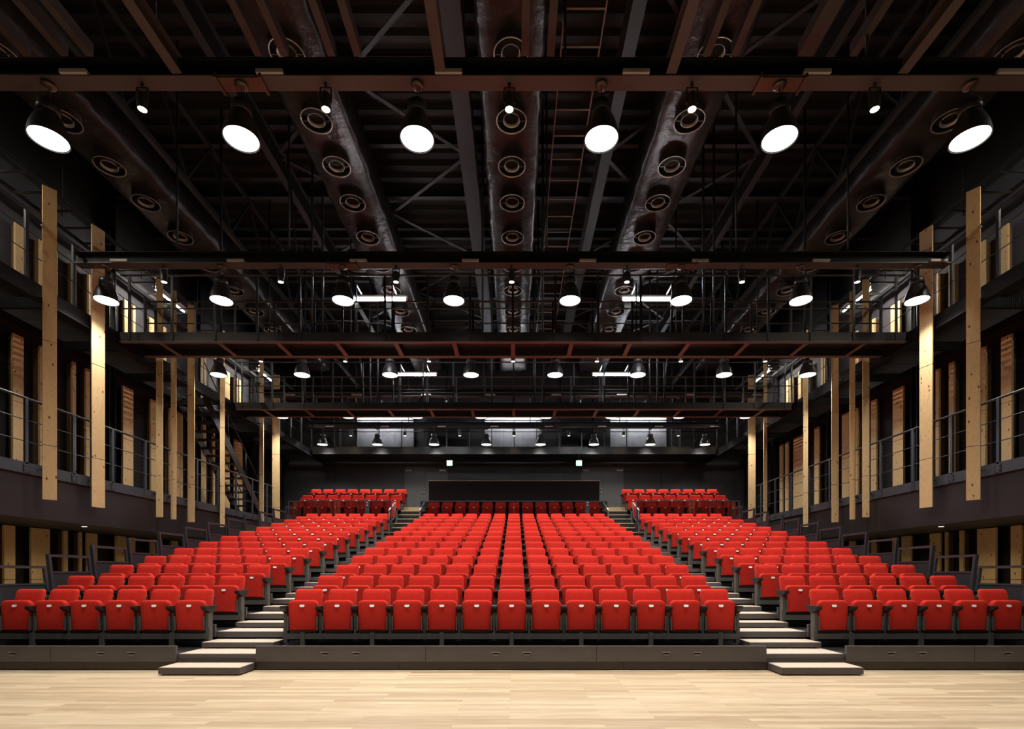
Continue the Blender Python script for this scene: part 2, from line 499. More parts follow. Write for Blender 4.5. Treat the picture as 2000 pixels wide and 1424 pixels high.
# seats: rows 1-12 one by one (300), the last rows as one mass
for k in range(1, 13):
    y, z = row_y(k) + 0.655, row_z(k)
    for i, x in enumerate(CX):
        kind = 'two_l' if i == 0 else 'end_r' if i == 12 else 'mid_r'
        if i < 6: where = '%s from its left end' % ORD[i + 1] if i else 'at its left end'
        elif i == 6: where = 'exactly in its middle'
        else: where = '%s from its right end' % ORD[13 - i] if i < 12 else 'at its right end'
        rowname = 'front row' if k == 1 else '%s row' % ORD[k]
        put_seat(kind, (x, y, z), 'red tip-up seat in the %s of the centre block, %s' % (rowname, where), 'seats of the centre block')
    for sgn, side in ((-1, 'left'), (1, 'right')):
        for i, xx in enumerate(SX6):
            x = sgn * xx
            if sgn < 0: kind = 'end_r' if i == 0 else ('both_l' if i == 5 else 'mid_r')
            else: kind = 'end_l' if i == 0 else ('both_r' if i == 5 else 'mid_l')
            where = 'beside the aisle' if i == 0 else 'beside the outer barrier' if i == 5 else '%s from the aisle' % ORD[i + 1]
            rowname = 'front row' if k == 1 else '%s row' % ORD[k]
            put_seat(kind, (x, y, z), 'red tip-up seat in the %s of the %s block, %s' % (rowname, side, where), 'seats of the %s block' % side)

REAR = [(19.075, row_z(13), CX, SX6), (20.35, 3.29, CX, SX8), (21.28, 3.71, [], SX8), (22.22, 4.11, [], SX8)]
mb = MB()
SLOT = ['fabric', 'seat_plastic', 'plate', 'bracket', 'seat_metal']
for (y, z, c, s6) in REAR:
    for x in list(c) + [a * b for b in s6 for a in (-1, 1)]:
        off = (x, y, z)
        mb.add(pan_mb, off, [0]); mb.add(back_mb, off, [0]); mb.add(shell_mb, off, [1]); mb.add(plate_mb, off, [2])
        mb.add(bracket_geo(-1), off, [3]); mb.add(bracket_geo(1), off, [3]); mb.add(under_mb, off, [1])
        for s in (-1, 1):
            mb.add(arm_geo(s * 0.265), off, [1]); mb.add(std_geo(s * 0.265), off, [4])
            if y > 19.5: mb.box(x + s * 0.265 - 0.02, x + s * 0.265 + 0.02, y + 0.03, y + 0.12, z, z + 0.11, m=4)
o = mb.build('rear_seats', SLOT)
tag(o, 'red tip-up seats filling the last rows beneath the rear gallery', 'seats', kind='stuff')

# seat carrying beams and their posts; platforms
AI, AO = 3.53, 4.63          # aisle inner / outer
OUT = 8.18                   # outer edge of the stand
for k in range(1, ROWS + 1):
    y0, z = row_y(k), row_z(k)
    rn = 'front' if k == 1 else ('top' if k == ROWS else ORD[k])
    t = thing('seating_platform', 'dark steel %s platform of the stepped seating stand' % rn, 'platform', (0, y0, z), 'stepped seating platforms')
    depth = PITCH if k < ROWS else 1.3
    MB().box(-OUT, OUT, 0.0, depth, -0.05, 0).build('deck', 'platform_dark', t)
    # fascias in three sections
    zb = -0.09 if k == 1 else -0.07
    for a, b in ((-OUT, -AO), (-AI, AI), (AO, OUT)):
        if k == 1 and a == -AI:
            cuts = [-3.53, -1.18, 1.18, 3.53]
        elif k == 1:
            cuts = [-8.18, -6.36, -4.63] if a < 0 else [4.63, 6.40, 8.18]
        else:
            cuts = [a, b]
        for c0, c1 in zip(cuts, cuts[1:]):
            f = MB().box(c0 + 0.003, c1 - 0.003, -0.06, -0.02, zb, 0.115)
            f.box(c0 + 0.003, c1 - 0.003, -0.065, -0.01, 0.115, 0.125)
            fo = f.build('fascia_panel', 'platform', t)
            if k == 1:
                if c0 == -1.18: hx = [-0.215, 0.215]
                elif c0 == -3.53: hx = [-2.57, -2.14]
                elif c0 == 1.18: hx = [2.14, 2.57]
                elif c0 == -4.63 or c1 == -4.63: hx = [-5.67, -5.24]
                elif c0 == 4.63: hx = [5.25, 5.68]
                elif c0 < 0: hx = [-6.88]
                else: hx = [6.86]
                for h in hx:
                    hm = MB().box(h - 0.055, h + 0.055, -0.070, -0.055, 0.036, 0.046, m=0).box(h - 0.04, h + 0.04, -0.068, -0.056, 0.0, 0.009, m=0)
                    hm.box(h - 0.042, h + 0.042, -0.062, -0.059, 0.008, 0.034, m=1)
                    hm.build('recessed_handle', ['silver', 'duct_black'], fo)
    if k == 1:
        kb = MB()
        for c0, c1 in ((-8.18, -5.9), (-5.9, -3.53), (-3.53, -1.55), (-1.55, 1.55), (1.55, 3.53), (3.53, 5.9), (5.9, 8.18)):
            kb.box(c0 + 0.002, c1 - 0.002, -0.045, -0.022, -0.195, -0.06)
        kb.build('kick_board', 'kick', t)
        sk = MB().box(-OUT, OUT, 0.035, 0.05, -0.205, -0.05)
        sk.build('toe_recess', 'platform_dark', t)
    else:
        lm = MB()
        for a, b in ((-OUT, -AO), (-AI, AI), (AO, OUT)):
            lm.box(a, b, -0.075, -0.045, -RISE + 0.005, -0.125)
        lm.build('riser_panel', 'riser', t)
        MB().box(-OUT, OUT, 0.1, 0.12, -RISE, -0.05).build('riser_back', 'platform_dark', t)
    # aisle treads
    for sgn in (-1, 1):
        a, b = sorted((sgn * AI, sgn * AO))
        tr_ = MB().box(a, b, -0.02, 0.02, -0.075, 0.008, m=1).box(a, b, 0.02, depth if k < 13 else 0.95, 0, 0.01, m=0)
        tr_.box(a, b, 0.0, 0.02, -RISE + 0.02, -0.08, m=2)
        to = tr_.build('aisle_tread', ['carpet', 'platform', 'platform_dark'], t)
        to['label'] = 'beige carpeted aisle tread'
        # end cheeks of the platform beside the aisle
        for e in (a - 0.02, b + 0.02):
            pass
    # seat beams
    for a, b in ((-13 * SW / 2 - 0.02, 13 * SW / 2 + 0.02),) + tuple(sorted((s * (SEAT_IN - SW / 2 - 0.02), s * (SEAT_IN + 5.5 * SW + 0.02))) for s in (-1, 1)):
        MB().box(a, b, 0.665, 0.745, 0.13, 0.212).build('seat_beam', 'seat_metal', t)
    px = [i * 2 * SW for i in range(-3, 4)] + [s * q for s in (-1, 1) for q in (SEAT_IN + 0.27, SEAT_IN + 1.33, SEAT_IN + 2.39)]
    for x in px:
        MB().box(x - 0.032, x + 0.032, 0.65, 0.71, 0.0, 0.225).build('beam_post', 'seat_metal', t)
    # outer apron
    for sgn in (-1, 1):
        a, b = sorted((sgn * (OUT - 0.0), sgn * (OUT + 0.03)))
        MB().box(a, b, 0, depth, -z, 0.0).build('side_apron', 'platform_dark', t)
    # loose half-step boxes in the aisles
    for sgn, side in ((-1, 'left'), (1, 'right')):
        a, b = sorted((sgn * (AI + 0.02), sgn * (AO - 0.01)))
        zt = z - RISE / 2
        zb0 = 0 if k == 1 else z - RISE + 0.01
        sb = thing('step_box', 'low beige-topped step box %s of the %s aisle' % ('on the floor at the foot' if k == 1 else 'at the %s stair' % ORD[k], side), 'step', ((a + b) / 2, y0 - 0.43, zb0), 'aisle step boxes')
        hw = (b - a) / 2; hh = zt - zb0
        MB().box(-hw, hw, 0, 0.42, 0.016, hh - 0.006).build('box_body', 'platform', sb, bevel=0.003)
        MB().box(-hw + 0.008, hw - 0.008, 0.008, 0.41, hh - 0.006, hh).build('carpet_top', 'carpet', sb)
        ft = MB()
        for fx in (-hw + 0.1, hw - 0.1):
            for fy in (0.08, 0.34): ft.lathe([(0.02, 0), (0.02, 0.016)], (fx, fy, 0), 8, cap0=True, cap1=True)
        ft.build('foot', 'box_grey', sb)

# outer barriers stepping up beside the side blocks
for k in range(1, ROWS + 1):
    for sgn, side in ((-1, 'left'), (1, 'right')):
        y0, z = row_y(k), row_z(k)
        t = thing('side_barrier', 'leaning grey steel barrier beside the %s row at the %s edge' % ('front' if k == 1 else ORD[k], side), 'barrier', (sgn * 8.12, y0, z), 'stepping edge barriers')
        f = MB()
        x = 0
        f.bar((x, 0.11, 0.0), (x, -0.02, 1.04), 0.05, 0.06, up=(1, 0, 0))
        f.bar((x, -0.045, 1.03), (x, 0.84, 1.03), 0.05, 0.045)
        f.bar((x, 0.97, 0.1), (x, 0.83, 1.05), 0.04, 0.04, up=(1, 0, 0))
        f.bar((x, 0.02, 0.74), (x, 0.88, 0.74), 0.035, 0.03)
        f.bar((x, 0.1, 0.03), (x, 0.95, 0.03), 0.035, 0.04)
        f.build('frame', 'rail_steel', t)
        p = MB().prism([(0.1, 0.03), (0.95, 0.03), (0.88, 0.74), (0.02, 0.74)], 'x', -0.008, 0.008)
        p.build('infill_panel', 'barrier_panel', t)

# ================================================================ REAR FIXED TIER
mb = MB()
def tier(y0, y1, z, m=0):
    for a, b in ((-10.9, -AO), (-AI, AI), (AO, 10.9)): mb.box(a, b, y0, y1, 0, z, m)
tier(19.5, 20.62, 3.29); tier(20.62, 21.56, 3.29)
for a, b in ((-10.9, -AO), (AO, 10.9)):
    mb.box(a, b, 20.62, 21.56, 3.29, 3.71); mb.box(a, b, 21.56, 24.5, 0, 4.11)
mb.box(-AI, AI, 21.56, 24.5, 0, 3.29)
struct(mb.build('trim_5', 'platform_dark'), 'fixed rear seating tier below the back wall')
for sgn, side in ((-1, 'left'), (1, 'right')):
    a, b = sorted((sgn * AI, sgn * AO))
    t = thing('aisle_stair', 'pale-nosed stair climbing to the back wall beside the %s rear seats' % side, 'stairs', ((a + b) / 2, 19.35, 2.688), 'rear aisle stairs')
    hw = (b - a) / 2
    steps = [(19.36, 2.89), (19.68, 3.09), (20.0, 3.29), (20.4, 3.50), (20.8, 3.71), (21.2, 3.91), (21.6, 4.11)]
    st = MB(); no = MB()
    for i, (y, z) in enumerate(steps):
        y1 = steps[i + 1][0] if i < 6 else 24.44
        st.box(-hw, hw, y - 19.35, y1 - 19.35, -2.688, z - 2.688 - 0.03)
        no.box(-hw, hw, y - 19.35 - 0.015, y1 - 19.35, z - 2.688 - 0.03, z - 2.688)
    no.box(-hw, hw, 2.225, 2.235, 1.26, 1.42)
    st.build('riser', 'platform_dark', t)
    no.build('nosing', 'nosing', t)['label'] = 'pale wood nosings'
    for s2, nm in ((-1, 'inner'), (1, 'outer')):
        x = (a + b) / 2 + s2 * (hw + 0.02) * 1.0
        near = 'centre seats' if (s2 * sgn < 0) else '%s rear seats' % side
        hr = thing('handrail', 'silver sloping handrail of the %s rear stair beside the %s' % (side, near), 'handrail', (x, 19.3, 2.69), 'rear stair handrails')
        MB().tube((0, -0.1, 0.98), (0, 0.95, 1.42), 0.028).build('rail', 'silver', hr)
        pp = MB().tube((0, 0, 0), (0, 0, 1.02), 0.022).tube((0, 0.9, 0.3), (0, 0.9, 1.4), 0.022).tube((0, 0.0, 0.45), (0, 0.9, 0.9), 0.014)
        pp.build('post', 'rail_steel', hr)
# glass balustrades
for a, b, nm in ((-8.5, -AO, 'left rear seats'), (-AI, AI, 'centre rear row'), (AO, 8.5, 'right rear seats')):
    t = thing('glass_balustrade', 'dark-railed glass balustrade in front of the %s' % nm, 'railing', ((a + b) / 2, 19.53, 3.29), 'rear glass balustrades')
    hw = (b - a) / 2
    n = max(2, round((b - a) / 1.9))
    for i in range(n):
        p0 = -hw + 2 * hw * i / n; p1 = -hw + 2 * hw * (i + 1) / n
        MB().box(p0 + 0.003, p1 - 0.003, -0.006, 0.006, 0.02, 0.76).build('glass_pane', 'glass', t)
    MB().box(-hw, hw, -0.025, 0.025, 0.76, 0.79).build('top_rail', 'rail_steel', t)
    MB().box(-hw, hw, -0.03, 0.03, 0.0, 0.04).build('base_channel', 'rail_steel', t)
    for i in (0, n): 
        q = -hw + 2 * hw * i / n
        MB().box(q - 0.02, q + 0.02, -0.02, 0.02, 0, 0.78).build('post', 'rail_steel', t)
for s_ in (-1, 1):
    x = 5.52 * s_ if s_ < 0 else 2.77
    t = thing('switch_box', 'narrow grey switch box at the %s rear balustrade' % ('left' if s_ < 0 else 'centre'), 'box', (x if s_ < 0 else x, 19.47, 3.3), 'switch boxes')
    MB().box(-0.07, 0.07, -0.02, 0.03, 0, 0.76).build('housing', 'rail_steel', t)
    for zz in (0.6, 0.7): MB().lathe([(0.0, -0.02), (0.022, -0.01), (0.022, 0.01), (0.0, 0.02)], (0, -0.03, zz), 10).build('switch', 'white_enamel', t)
# sound booth
t = thing('control_booth', 'wide black-brown control booth wall behind the centre rear row', 'booth', (0, 21.7, 3.29))
b_ = MB().box(-3.58, 3.58, 0, 0.08, 0, 1.93).box(-3.58, -3.5, 0.08, 2.2, 0, 1.93).box(3.5, 3.58, 0.08, 2.2, 0, 1.93)
b_.build('booth_wall', 'booth', t)
MB().box(-3.6, 3.6, -0.01, 0.1, 1.93, 1.95).build('top_trim', 'nosing', t)

# exit signs
for sx, side in ((-2.87, 'left'), (2.88, 'right')):
    t = thing('exit_sign', 'glowing white and green exit sign near the %s back door' % side, 'sign', (sx, 22.99, 6.12), 'exit signs')
    MB().box(-0.13, 0.13, 0.0, 0.05, 0, 0.25).build('housing', 'white_enamel', t)
    MB().box(-0.12, 0.12, -0.004, 0.0, 0.01, 0.24).build('sign_face', 'sign_green', t)
    MB().box(-0.1, 0.1, -0.006, -0.004, 0.03, 0.215).build('lit_panel', 'sign_white', t)
    fg = MB()
    fg.bar((0.0, -0.008, 0.10), (0.02, -0.008, 0.155), 0.022, 0.004, up=(0, 1, 0))
    fg.bar((0.0, -0.008, 0.10), (-0.035, -0.008, 0.07), 0.013, 0.004, up=(0, 1, 0)).bar((0.0, -0.008, 0.1), (0.03, -0.008, 0.06), 0.013, 0.004, up=(0, 1, 0))
    fg.bar((0.02, -0.008, 0.15), (-0.02, -0.008, 0.14), 0.01, 0.004, up=(0, 1, 0)).bar((0.02, -0.008, 0.15), (0.05, -0.008, 0.125), 0.01, 0.004, up=(0, 1, 0))
    fg.prism([(0.03 + 0.011 * math.cos(R(q)), 0.175 + 0.011 * math.sin(R(q))) for q in range(0, 360, 45)], 'y', -0.01, -0.006)
    fg.build('pictogram', 'sign_green', t)
    MB().tube((0, 0.025, 0.25), (0, 0.025, 0.52), 0.01).build('hanger', 'black_steel', t)

# ================================================================ SIDE GALLERIES
def gallery_rail(name, label, x, y0, y1, z, zs, post_step, group, grp_post='post'):
    t = thing(name, label, 'railing', (x, y0, z), group)
    n = int((y1 - y0) / post_step)
    L = y1 - y0
    for i in range(n + 1):
        yy = i * post_step
        MB().box(-0.02, 0.02, yy - 0.03, yy + 0.03, -0.15, zs[0]).build('post', 'rail_steel', t)
    MB().tube((0, 0, zs[0]), (0, L, zs[0]), 0.024).build('handrail', 'rail_steel', t)
    for q in zs[1:]:
        MB().tube((0, 0, q), (0, L, q), 0.009).build('rail_rod', 'rail_steel', t)
    return t
for sgn, side in ((-1, 'left'), (1, 'right')):
    x = sgn * GX
    # lower gallery
    a, b = sorted((x, sgn * (GX + 0.04)))
    t = thing('gallery_channel', 'grey steel edge channel along the lower %s gallery' % side, 'channel', (x, 0, 3.19), 'gallery edge channels')
    a, b = sorted((0.0, sgn * 0.06))
    MB().box(a, b, -1, 24.5, 0.0, 0.2).box(a, b + 0 if sgn > 0 else b, -1, 24.5, 0.2, 0.21).build('channel_web', 'rail_steel', t)
    pl = MB()
    y = 6.5
    while y < 19.3:
        q0, q1 = sorted((-sgn * 0.012, 0))
        pl.box(q0, q1, y - 0.07, y + 0.07, 0.02, 0.18)
        for yy in (-0.04, 0.04):
            for zz in (0.06, 0.14): pl.box(-sgn * 0.022, -sgn * 0.010, y + yy - 0.012, y + yy + 0.012, zz - 0.012, zz + 0.012)
        y += 1.03
    pl.build('bolted_plate', 'rail_steel', t)
    # floor of lower gallery
    a, b = sorted((sgn * (GX + 0.06), sgn * WX))
    gallery_rail('gallery_railing', 'thin grey railing along the lower %s gallery' % side, sgn * (GX + 0.02), 2.38, 19.2, 3.39, [1.2, 0.8, 0.4], 1.03, 'gallery railings')
    # upper gallery: edge beam, cross joists, grating
    t = thing('upper_gallery', 'black steel upper walkway with grating along the %s wall' % side, 'walkway', (x, 0, 6.54), 'upper walkways')
    a, b = sorted((0, sgn * 0.08))
    MB().box(a, b, -2, 24.4, 0.0, 0.30).box(*sorted((-sgn * 0.04, sgn * 0.1)), -2, 24.4, -0.012, 0.0).build('edge_beam', 'gallery_black', t)
    y = -1.5
    a, b = sorted((sgn * 0.08, sgn * 1.58))
    while y < 24.3:
        box(a, b, y, y + 0.08, 0.05, 0.25).build('cross_joist', 'gallery_black', t)
        y += 1.95
    gr = MB(); q = 0.1
    while q < 1.58:
        for ya, yb in (((-1, 15.2), (17.4, 24)) if (sgn < 0 and 0.28 < q < 1.24) else ((-1, 24),)):
            gr.box(sgn * q - 0.005, sgn * q + 0.005, ya, yb, 0.262, 0.292)
        q += 0.035
    y = -0.9
    while y < 24:
        if not (sgn < 0 and 15.1 < y < 17.5): gr.box(*sorted((sgn * 0.08, sgn * 1.58)), y, y + 0.012, 0.265, 0.285)
        y += 0.6
    gr.build('grating', 'grating', t)
    cols_ = [5.8, 9.7, 13.7, 17.42, 21.3]
    for ya, yb in zip([-1.1] + cols_, cols_ + [24.5]):
        box(*sorted((sgn * 1.585, sgn * 1.9)), ya + 0.13, yb - 0.13, 0.26, 0.29).build('toe_plate', 'gallery_black', t)
    gallery_rail('upper_railing', 'black pipe railing along the upper %s walkway' % side, sgn * (GX + 0.04), 0.35, 22.9, 6.84, [1.29, 0.9, 0.5], 1.03, 'upper walkway railings')
    # wall columns
    for i, y in enumerate((5.8, 9.7, 13.7, 17.42, 21.3)):
        t = thing('steel_column', 'black steel column, %s from the stage on the %s wall' % (ORD[i + 1], side), 'column', (sgn * 10.72, y, 3.2), 'black wall columns')
        MB().box(-0.11, 0.11, -0.11, -0.095, 0, 9.1).box(-0.11, 0.11, 0.095, 0.11, 0, 9.1).box(-0.008, 0.008, -0.095, 0.095, 0, 9.1).build('shaft', 'black_steel', t)
    # cable ladder high on the wall
    t = thing('cable_ladder', 'pale-edged cable ladder above the upper %s walkway' % side, 'cable tray', (sgn * 9.85, 6, 9.15), 'side cable ladders')
    l_ = MB()
    for q in (-0.4, 0.4): l_.box(q - 0.012, q + 0.012, 0, 18, 0, 0.09)
    y = 0.2
    while y < 18: l_.box(-0.4, 0.4, y, y + 0.04, 0.0, 0.03); y += 0.55
    l_.build('ladder_rack', 'grating', t)
    # bracket arms
    l_ = MB()
    y = 0.5
    while y < 18: l_.tube((0.0, y, 0), (0.0, y, 3.1), 0.012); y += 2.4
    l_.build('hanger_rod', 'black_steel', t)
    # under-gallery downlights
    for i in range(4):
        y = 7.9 + 3.4 * i
        t = thing('downlight', 'small round downlight in the soffit under the %s gallery, %s from the stage' % (side, ORD[i + 1]), 'light', (sgn * 9.36, y, 2.38), 'soffit downlights')
        MB().lathe([(0.06, -0.02), (0.06, 0.0)], n=16, cap0=True, cap1=True).build('trim_ring', 'white_enamel', t)
        MB().lathe([(0.045, -0.024), (0.045, -0.02)], n=16, cap0=True).build('lens', 'downlight', t)
        ld = bpy.data.lights.new('downlight_lamp', 'SPOT'); ld.energy = DOWNLIGHT_W * 4; ld.color = (1, 0.84, 0.6); ld.spot_size = R(150); ld.spot_blend = 0.6; ld.shadow_soft_size = 0.04
        lo = bpy.data.objects.new('downlight_lamp', ld); COL.objects.link(lo); lo.parent = t; lo.location = (0, 0, -0.04)

# rear upper gallery
t = thing('rear_walkway', 'black steel walkway crossing in front of the back wall', 'walkway', (0, 22.97, 6.64))
MB().box(-9, 9, 0, 0.06, 0, 0.33).build('edge_beam', 'black_steel', t)
MB().box(-9, 9, 0.06, 1.5, 0.0, 0.08).build('floor_plate', 'black_steel', t)
for i in range(19):
    x = -9 + i * 1.0
    MB().box(x - 0.02, x + 0.02, -0.01, 0.04, 0.1, 1.5).build('post', 'black_steel', t)
MB().tube((-9, 0.02, 1.5), (9, 0.02, 1.5), 0.024).build('handrail', 'black_steel', t)
MB().tube((-9, 0.02, 1.0), (9, 0.02, 1.0), 0.016).build('rail_rod', 'black_steel', t)

# stair linking the left galleries
t = thing('gallery_stair', 'black open-tread steel stair linking the two left galleries', 'stairs', (-9.75, 15.6, 6.7))
DY, DZ = 3.7, -3.32
for s_ in (-0.42, 0.42):
    MB().bar((s_, 0, 0), (s_, DY, DZ), 0.03, 0.28).build('stringer', 'catwalk_steel', t)
    hr = MB().tube((s_, 0, 1.0), (s_, DY, DZ + 1.0), 0.02)
    for q in (0.05, 0.35, 0.65, 0.95): hr.tube((s_, DY * q, DZ * q), (s_, DY * q, DZ * q + 1.0), 0.015)
    hr.build('handrail', 'catwalk_steel', t)
tr_ = MB()
for i in range(1, 16):
    q = i / 16
    tr_.box(-0.4, 0.4, DY * q - 0.12, DY * q + 0.12, DZ * q - 0.015, DZ * q + 0.02)
tr_.build('tread', 'catwalk_steel', t)

# ================================================================ PLYWOOD BOARDS
def board(label, group, c, w_, ang, z0, z1, thick=0.03, seams=()):
    """c = centre x,y; ang = direction of the face's width measured from +x"""
    t = thing('plywood_board', label, 'board', (c[0], c[1], z0), group, rz=ang)
    H = z1 - z0
    cuts = [0] + [s - z0 for s in seams if z0 + 0.05 < s < z1 - 0.05] + [H]
    for a, b in zip(cuts, cuts[1:]):
        MB().box(-w_ / 2, w_ / 2, -thick / 2, thick / 2, a + (0.012 if a else 0), b).build('board_section', 'ply', t)
    if group.startswith('boards'):
        ba, bb = -0.008, 0.008
    else:
        ba, bb = sorted((0.0, 0.16 if c[0] < 0 else -0.16))
    MB().box(-w_ * 0.12, w_ * 0.12, ba, bb, 0.02, H - 0.02).build('backing_strip', 'ply_edge', t)
    if group.startswith('boards hanging'):
        s_ = 1 if c[0] > 0 else -1
        ca, sa = math.cos(-ang), math.sin(-ang)
        for zz in (3.33, 6.6, 8.0):
            p0 = (0, 0.02 * 0, zz - z0); dx = s_ * 0.16
            MB().bar(p0, (dx * ca, dx * sa, zz - z0), 0.03, 0.03).build('wall_bracket', 'black_steel', t)
    return t
# hung in front of the galleries: (distance, width, angle, depth)
FR = {-1: [(9.9, .21, 53), (11.05, .27, 76), (12.96, .15, 8), (13.49, .12, 20), (14.22, .17, 15), (15.74, .13, 10), (18.16, .14, 0), (19.26, .27, 4)],
       1: [(9.94, .21, -53), (11.08, .27, -76), (12.99, .15, -8), (13.51, .12, -20), (14.24, .17, -15), (15.69, .13, -10), (18.22, .12, 0), (19.26, .26, -4)]}
for sgn, side in ((-1, 'left'), (1, 'right')):
    for i, (y, w_, a) in enumerate(FR[sgn]):
        board('tall pale plywood board hanging before the %s gallery, %s from the stage' % (side, ORD[i + 1]), 'boards hanging before the galleries',
              (sgn * 8.86, y), w_, R(a), 2.75, 8.72, seams=(3.78, 5.77, 7.77))
LOW = {-1: [(10.23, 10.58), (10.9, 11.14), (11.51, 11.97), (12.34, 12.45), (12.79, 12.86), (13.01, 13.33), (13.96, 14.33), (14.46, 14.66), (15.29, 15.53), (15.67, 15.78), (16.22, 16.52)],
        1: [(10.11, 10.45), (10.9, 11.13), (11.48, 11.94), (12.32, 12.42), (12.78, 12.84), (12.99, 13.31), (13.95, 14.28), (14.45, 14.63), (15.31, 15.49), (15.65, 15.78), (16.28, 16.53)]}
MID = {-1: [(11.09, 11.33), (11.72, 11.77), (12.58, 12.68), (12.98, 13.09), (14.2, 14.58), (15.29, 15.51), (16.13, 16.25), (16.35, 16.59), (16.64, 16.75), (17.73, 18.02), (18.44, 18.54), (19.09, 19.5), (19.85, 20.41)],
        1: [(11.11, 11.35), (11.73, 11.84), (12.58, 12.72), (13.02, 13.12), (14.22, 14.61), (15.29, 15.51), (16.11, 16.21), (16.53, 16.89), (18.17, 18.45), (19.14, 19.85), (20.22, 20.45), (20.64, 20.88)]}
UP = {-1: [(11.15, 11.39), (11.73, 11.77), (12.12, 12.17), (12.59, 12.68), (13.06, 13.11), (13.53, 13.58), (14.25, 14.46), (14.58, 14.66), (15.27, 15.49), (15.85, 15.96), (17.73, 17.84), (17.9, 18.02), (19.16, 19.5), (19.85, 20.04), (20.18, 20.37)],
       1: [(11.2, 11.42), (11.76, 11.85), (12.61, 12.72), (13.04, 13.09), (14.34, 14.69), (15.36, 15.53), (16.14, 16.26), (17.79, 17.87), (17.93, 18.05), (18.81, 18.94), (19.04, 19.18), (19.31, 19.49), (19.88, 20.1), (20.22, 20.41)]}
for tab, z0, z1, word, seams in ((LOW, 0.02, 2.36, 'on the wall under the lower', (1.2,)), (MID, 3.22, 6.5, 'on the wall behind the lower', (5.05,)), (UP, 6.86, 8.93, 'on the wall of the upper', ())):
    for sgn, side in ((-1, 'left'), (1, 'right')):
        for i, (a, b) in enumerate(tab[sgn]):
            board('upright plywood board %s %s gallery, %s from the stage' % (word, side, ORD[i + 1]), 'wall boards %s gallery' % word,
                  (sgn * 10.74, (a + b) / 2), b - a, R(90), z0, z1, thick=0.05, seams=seams)

# ================================================================ LIGHTING BEAMS
LAMPS = {1: (6.68, [-5.97, -3.48, -1.21, 1.17, 3.47, 5.93]), 2: (10.64, [-8.36, -5.99, -3.49, -1.21, 1.18, 3.47, 5.93, 8.32]),
         3: (14.63, [-8.34, -5.98, -3.49, -1.2, 1.18, 3.52, 5.96, 8.32]), 4: (18.55, [-8.33, -5.96, -3.48, -1.19, 1.16, 3.5, 5.94, 8.33]),
         5: (22.53, [-8.35, -5.96, -3.49, -1.21, 1.15, 3.47, 5.93, 8.31]), 0: (2.7, [-5.97, -3.48, -1.21, 1.17, 3.47, 5.93])}
SPOTS = {1: [-4.76, -2.39, -0.02, 2.34, 4.7], 2: [-7.17, -4.77, -2.4, -0.02, 2.35, 4.72, 7.09], 3: [-7.14, -4.76, -2.39, -0.01, 2.36, 4.74, 7.12], 4: [-7.14, -4.76, -2.39, -0.01, 2.36, 4.74, 7.12], 5: [-7.12, -4.76, -2.37, -0.01, 2.38, 4.77, 7.15]}
BZ = EYE + 6.33
def h_beam(mb, x0, x1, y, z, w_, h, t=0.014):
    mb.box(x0, x1, y - w_ / 2, y + w_ / 2, z, z + t)
    mb.box(x0, x1, y - 0.006, y + 0.006, z + t, z + h - t, m=1)
    mb.box(x0, x1, y - w_ / 2, y + w_ / 2, z + h - t, z + h, m=1)
for r, (y, xs) in LAMPS.items():
    ex = 10.85 if r in (0, 1) else 8.95
    nm = {0: 'above the stage edge', 1: 'nearest the stage', 2: 'second from the stage', 3: 'third from the stage', 4: 'fourth from the stage', 5: 'farthest from the stage'}[r]
    t = thing('lighting_beam', 'long dark brown steel lighting beam, %s' % nm, 'beam', (0, y, BZ), 'lighting beams')
    mb = MB(); h_beam(mb, -ex, ex, 0, 0, 0.21, 0.235)
    mb.build('beam_section', ['beam', 'gallery_black'], t)
    if r in (1, 2):
        for sx in (-3.47, 3.47):
            sp = MB().box(sx - 0.28, sx + 0.28, -0.1, 0.1, -0.02, 0).box(sx - 0.3, sx - 0.27, -0.13, 0.13, -0.04, 0.03).box(sx + 0.27, sx + 0.3, -0.13, 0.13, -0.04, 0.03)
            sp.build('splice_plate', 'copper', t)
    for x in (-6.9, -4.6, 0.7, 4.6, 6.9): MB().tube((x, 0, 0.235), (x, 0, 12.3 - BZ), 0.02).build('hanger_rod', 'black_steel', t)
    for x in xs:
        q = 0.35 if r != 1 else 0.42
        for dx in (q,):
            MB().box(x + dx - 0.17, x + dx + 0.17, -0.14, -0.06, 0.014, 0.06).build('junction_box', 'box_grey', t)

